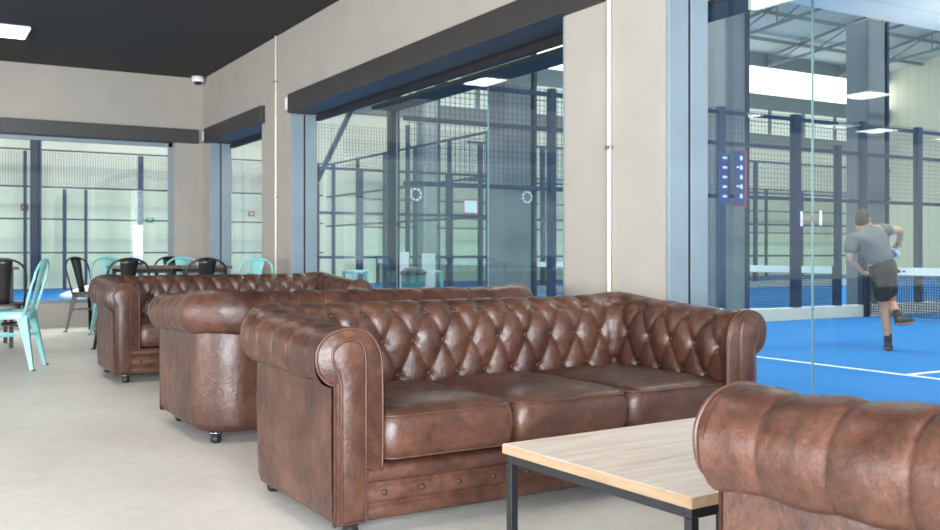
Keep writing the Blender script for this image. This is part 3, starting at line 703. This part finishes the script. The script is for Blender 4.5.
plate('reflection_panel', 6.25, 30.9, 1.26, .30, 1.15, 'white', 'tall narrow white panel standing in for a bright reflection at the far fence', 'white')  # white board added in place of a bright reflection
# two bar stools and boards outside the large window
def stool(x, y, label):
    r = thing('bar_stool', label, 'stool', (x, y, ZT), .3, 'turquoise stools on the court side'); h = .82
    MB().box(-.16, .16, -.16, .16, h-.05, h).build('seat', M['teal'], r, bevel=.02)
    for sx in (-1, 1):
        for sy in (-1, 1): MB().bar((sx*.13, sy*.13, h-.05), (sx*.2, sy*.2, 0), .045).build('leg', M['teal'], r)
    b = MB()
    for p, q_ in (((-.17, -.17), (.17, -.17)), ((.17, -.17), (.17, .17)), ((.17, .17), (-.17, .17)), ((-.17, .17), (-.17, -.17))): b.bar((*p, .3), (*q_, .3), .025)
    b.build('footrest', M['teal'], r)
stool(7.40, 13.9, 'turquoise bar stool on the blue court, right of the white boards'); stool(6.4, 14.6, 'turquoise bar stool on the blue court, left of the white boards')
def board(x, y, wd, h, label, m='white'):
    r = thing('display_board', label, 'board', (x, y, ZT), radians(-20)); MB().box(-wd/2, wd/2, -.02, .02, .08, h).build('panel', M[m], r)
    for sx in (-1, 1): MB().box(sx*wd*.4-.02, sx*wd*.4+.02, -.12, .12, 0, .08).build('foot', M['navyd'], r)
board(6.6, 13.4, .34, 1.12, 'white display board left of the dark corner post'); board(6.92, 13.0, .2, 1.10, 'narrow white display board right of the dark corner post')
r = thing('litter_bin', 'teal litter bin at the foot of the dark corner post', 'bin', (6.25, 12.2, ZT))
MB().lathe([(.14, 0), (.16, .02), (.18, .78), (.17, .80), (0, .80)], 20).build('body', simple('teal_bin', (.02, .16, .19), .5), r, True); MB().lathe([(.19, .8), (.19, .84), (.1, .90), (0, .91)], 20).build('lid', M['navyd'], r, True)
m = MB()
rings = []
for i in range(8):
    t = i/7; R_ = .42*sin(pi*min(1, .25+t*.75))**.7+.01; rings.append([(R_*cos(a)*(1.3+.25*sin(3*a+i)), R_*sin(a)*(.8+.2*cos(5*a)), .36*t+.03*sin(4*a+i)*t) for a in [2*pi*k/18 for k in range(18)]])
m.add([p for q_ in rings for p in q_], [(i*18+k, i*18+(k+1) % 18, (i+1)*18+(k+1) % 18, (i+1)*18+k) for i in range(7) for k in range(18)] + [tuple(range(18)), tuple(126+k for k in range(18))])
o = m.build('plastic_bag', M['plastic'], None, True); o.location = (3.45, 22.3, ZT+.01); tag(o, 'crumpled white plastic bag lying on the blue turf outside the back window', 'bag')

# ------------------------------------------------------------------ the player
PX = .011426; F_ = Vector((.5075, .8616, 0)); R_v = Vector((.8616, -.5075, 0))
def J(u, v, b):
    z = 10.98+b; return Vector((F_.x*z + R_v.x*(u-470)/961*z, F_.y*z+R_v.y*(u-470)/961*z, 1-(v-252)/961*z))
per = thing('person', 'player in grey t-shirt and black shorts swinging a racket on the blue court', 'person', (9.69, 7.04, ZT))
def skin_mesh(name, nodes, edges, m, parent, sub=2, root=0):
    me = bpy.data.meshes.new(name); off = Vector((9.69, 7.04, ZT))
    me.from_pydata([tuple(p-off) for p, _ in nodes], edges, []); me.materials.append(m); o = link(bpy.data.objects.new(name, me), parent)
    bm = bmesh.new(); bm.from_mesh(me); bm.verts.ensure_lookup_table(); ly = bm.verts.layers.skin.verify()
    for i, (_, rr) in enumerate(nodes):
        bm.verts[i][ly].radius = rr if isinstance(rr, tuple) else (rr, rr); bm.verts[i][ly].use_root = (i == root)
    bm.to_mesh(me); bm.free()
    md = o.modifiers.new('skin', 'SKIN'); md.use_smooth_shade = True
    sb = o.modifiers.new('sub', 'SUBSURF'); sb.levels = sub; sb.render_levels = sub
    return o
# body nodes
pel, wai, che, nck = J(882, 268, .02), J(880, 257, .04), J(871, 241, .10), J(865.5, 229, .16)
hdb, hdt = J(863.5, 223.5, .19), J(862, 216.5, .19)
sL, eL, wL = J(853, 240, .06), J(848.5, 259, .03), J(861, 270.5, .16)
sR, eR, wR = J(878, 230, .20), J(901, 230.5, .27), J(899.5, 240, .38)
hS, kS, aS, fS, tS = J(880, 273, .0), J(885, 308, .06), J(888, 338, -.02), J(888, 346, -.05), J(889, 347.5, .12)
hK, kK, aK, fK, tK = J(886, 273, .06), J(891, 303, .16), J(897, 315, -.18), J(899, 321.5, -.23), J(909, 320.5, -.22)
nodes = [(pel, .135), (wai, .125), (che, .15), (nck, .058), (hdb, .078), (hdt, .082), (sL, .07), (eL, .046), (wL, .034), (sR, .07), (eR, .046), (wR, .034),
         (hS, .10), (kS, .062), (aS, .042), (fS, .04), (tS, .035), (hK, .10), (kK, .062), (aK, .042), (fK, .04), (tK, .035),
         (kS.lerp(aS, .35), .060), (kK.lerp(aK, .35), .060)]
edges = [(0, 1), (1, 2), (2, 3), (3, 4), (4, 5), (2, 6), (6, 7), (7, 8), (2, 9), (9, 10), (10, 11), (0, 12), (12, 13), (13, 22), (22, 14), (14, 15), (15, 16), (0, 17), (17, 18), (18, 23), (23, 19), (19, 20), (20, 21)]
def hand(w_, d, side, curl):
    """palm and five bent fingers from the wrist w_ along d"""
    d = d.normalized(); s = d.cross(side).normalized(); n = s.cross(d).normalized()
    k = len(nodes); wi = min(range(len(nodes)), key=lambda i: (nodes[i][0]-w_).length)
    pm = w_+d*.06; nodes.append((pm, (.036, .018))); edges.append((wi, k))
    for f in range(4):
        b = pm+d*.032+s*(.028-.0187*f); l = (.034, .040, .037, .028)[f]; c1 = b+(d*cos(curl)+n*sin(curl))*l; c2 = c1+(d*cos(2*curl)+n*sin(2*curl))*l*.8; q = len(nodes)
        nodes.extend([(b, .010), (c1, .009), (c2, .008)]); edges.extend([(k, q), (q, q+1), (q+1, q+2)])
    q = len(nodes); b = w_+d*.03+s*.036; nodes.extend([(b, .011), (b+(s*.6+d*.7+n*.3).normalized()*.04, .010), (b+(s*.3+d*.8+n*.6).normalized()*.07, .008)]); edges.extend([(k, q), (q, q+1), (q+1, q+2)])
    return pm, d, s, n
hand(wL, (wL-eL), Vector((0, 0, 1)), .5)
pmR = hand(wR, (J(896.5, 245, .40)-wR), F_, .95)
body = skin_mesh('body', nodes, edges, M['skin'], per)
# face and hair: head turned up to the right
hc = J(862.6, 219.5, .19)-Vector((9.69, 7.04, ZT)); look = (F_*.75+R_v*.62+Vector((0, 0, .12))).normalized(); sd = look.cross(Vector((0, 0, 1))).normalized(); up = sd.cross(look)
def blob(name, c, rad, m, parent, keep=None, n=16):
    mb = MB(); vs = []
    for i in range(n+1):
        th = pi*i/n
        for k in range(2*n):
            a = pi*k/n; v = Vector((sin(th)*cos(a)*rad[0], sin(th)*sin(a)*rad[1], cos(th)*rad[2])); vs.append(c+sd*v.x+look*v.y+up*v.z)
    fs = [(i*2*n+k, i*2*n+(k+1) % (2*n), (i+1)*2*n+(k+1) % (2*n), (i+1)*2*n+k) for i in range(n) for k in range(2*n)]
    if keep: fs = [f for f in fs if keep(sum((Vector(vs[q]) for q in f), Vector())/4-c)]
    return mb.add(vs, fs).build(name, m, parent, True)
blob('head', hc, (.078, .095, .118), M['skin'], body)
blob('nose', hc+look*.095-up*.012, (.014, .022, .022), M['skin'], body, n=8)
for q_ in (-1, 1):
    blob('eye', hc+look*.083+sd*.03*q_+up*.012, (.011, .009, .008), M['white'], body, n=8); blob('ear', hc+sd*.078*q_-look*.005, (.014, .026, .034), M['skin'], body, n=8)
blob('mouth', hc+look*.084-up*.055, (.024, .008, .006), M['red'], body, n=8)
blob('hair', hc+up*.004, (.083, .100, .123), M['hair'], body, keep=lambda d: d.dot(up) > -.005+.45*max(0, d.dot(look)) or (d.dot(look) < -.02 and d.dot(up) > -.07))
# clothes
skin_mesh('t_shirt', [(pel.lerp(wai, .08), .150), (wai, .160), (wai.lerp(che, .55), .172), (che, .176), (nck.lerp(che, .18), .075), (sL, .098), (sL.lerp(eL, .45), .084), (sL.lerp(eL, .78), .074), (sR, .098), (sR.lerp(eR, .35), .084), (sR.lerp(eR, .62), .074)],
          [(0, 1), (1, 2), (2, 3), (3, 4), (3, 5), (5, 6), (6, 7), (3, 8), (8, 9), (9, 10)], M['tee'], per)
skin_mesh('shorts', [(pel.lerp(wai, .95), .138), (pel, .160), (hS, .132), (hS.lerp(kS, .5), .115), (hS.lerp(kS, .85), .100), (hK, .132), (hK.lerp(kK, .5), .112), (hK.lerp(kK, .82), .098)],
          [(0, 1), (1, 2), (2, 3), (3, 4), (1, 5), (5, 6), (6, 7)], M['shorts'], per)
for a_, f_, t_ in ((aS, fS, tS), (aK, fK, tK)):
    skin_mesh('sock', [(a_+(a_-f_)*.9, .047), (a_, .048), (f_, .046)], [(0, 1), (1, 2)], M['sock'], per)
    sh = skin_mesh('shoe', [(f_+(f_-t_).normalized()*.05, .044), (f_, .052), (f_.lerp(t_, .5), .050), (t_, .046), (t_+(t_-f_).normalized()*.06, .034)], [(0, 1), (1, 2), (2, 3), (3, 4)], M['shoe'], per)
    dn = (f_-a_).normalized(); skin_mesh('sole', [(f_+(f_-t_).normalized()*.055+dn*.032, (.036, .012)), (f_.lerp(t_, .5)+dn*.032, (.038, .012)), (t_+(t_-f_).normalized()*.06+dn*.026, (.03, .012))], [(0, 1), (1, 2)], M['sole'], sh)
# racket
pm, d, s_, n_ = pmR
rk = thing('padel_racket', 'navy padel racket with pale rim in the right hand of the player', 'racket', tuple(pm))
ax = (J(890.5, 249.5, .66)-pm).normalized(); wd = (R_v*.8-Vector((0, 0, .6))); wd = (wd-ax*wd.dot(ax)).normalized(); nn = wd.cross(ax)
MB().tube([ax*-.04, ax*.10], .014, 10).build('grip', M['black'], rk, True)
hd = MB(); el = [(.115*cos(2*pi*k/28), .20+.13+.135*sin(2*pi*k/28)) for k in range(28)]
hd.prism(el, lambda p: wd*p[0]+ax*p[1]+nn*.016, lambda p: wd*p[0]+ax*p[1]-nn*.016).build('face', M['sign'], rk)
MB().tube([wd*p[0]*1.02+ax*p[1] for p in el], .019, 8, True).build('rim', M['frost'], rk, True)
thr = MB(); thr.tube([ax*.09, wd*.06+ax*.215], .012, 8); thr.tube([ax*.09, wd*-.06+ax*.215], .012, 8); thr.build('throat', M['frost'], rk, True)

# ------------------------------------------------------------------ light
wd_ = bpy.data.worlds.new('world'); S.world = wd_; wd_.use_nodes = True; bg = wd_.node_tree.nodes['Background']; bg.inputs[0].default_value = (.80, .90, 1.0, 1); bg.inputs[1].default_value = 2.0
def area(name, loc, rot, sx, sy, power, col=(1, 1, 1)):
    l = bpy.data.lights.new(name, 'AREA'); l.shape = 'RECTANGLE'; l.size = sx; l.size_y = sy; l.energy = power; l.color = col
    o = link(bpy.data.objects.new(name, l)); o.location = loc; o.rotation_euler = rot; return o
area('daylight_front_window', (-2.5, -3.75, 1.55), (radians(90), 0, 0), 8.6, 2.8, 2850, (.88, .94, 1))
area('daylight_left_facade', (-13.1, 5, 1.55), (radians(90), 0, radians(-90)), 16, 2.7, 2200, (.95, .97, 1))
for k, (x, y, p) in enumerate(((8, 4, 900), (8, 12, 700), (16, 3, 900), (17, 14.5, 900), (4, 19, 800), (-2, 22, 800), (12, 22, 800), (26, 6, 900), (26, 18, 1100), (34, 20, 900))):
    area('hall_light', (x, y, 9.2), (0, 0, 0), 5, 2.5, p, (1, .99, .94))

for k, x in enumerate((-6, 4, 14, 24, 36)):
    area('hall_wall_fill', (x, 20.5, 8.6), (radians(62), 0, 0), 4, 1.5, 330, (1, .96, .82))  # unseen fill lights added to brighten the far wall
area('slab_fill', (19, 7.3, 1.5), Vector((-2.6, 2.9, 3.9)).to_track_quat('-Z', 'Y').to_euler(), .6, .6, 95, (1, .95, .88)).data.spread = radians(75)  # added out-of-view fill that brightens the pale slab from below
area('hall_wall_fill', (30, 12, 8.6), (radians(62), 0, radians(-90)), 4, 1.5, 330, (1, .96, .82))  # one more added fill, turned to brighten the end wall
# ------------------------------------------------------------------ render settings that belong to the scene
S.view_settings.view_transform = 'Standard'; S.view_settings.look = 'None'; S.view_settings.gamma = 1; S.view_settings.exposure = 0.0; S.view_settings.use_curve_mapping = False
S.cycles.transparent_max_bounces = 40; S.cycles.max_bounces = 10; S.cycles.sample_clamp_indirect = 6; S.cycles.use_denoising = True
S.cycles.caustics_reflective = False; S.cycles.caustics_refractive = False
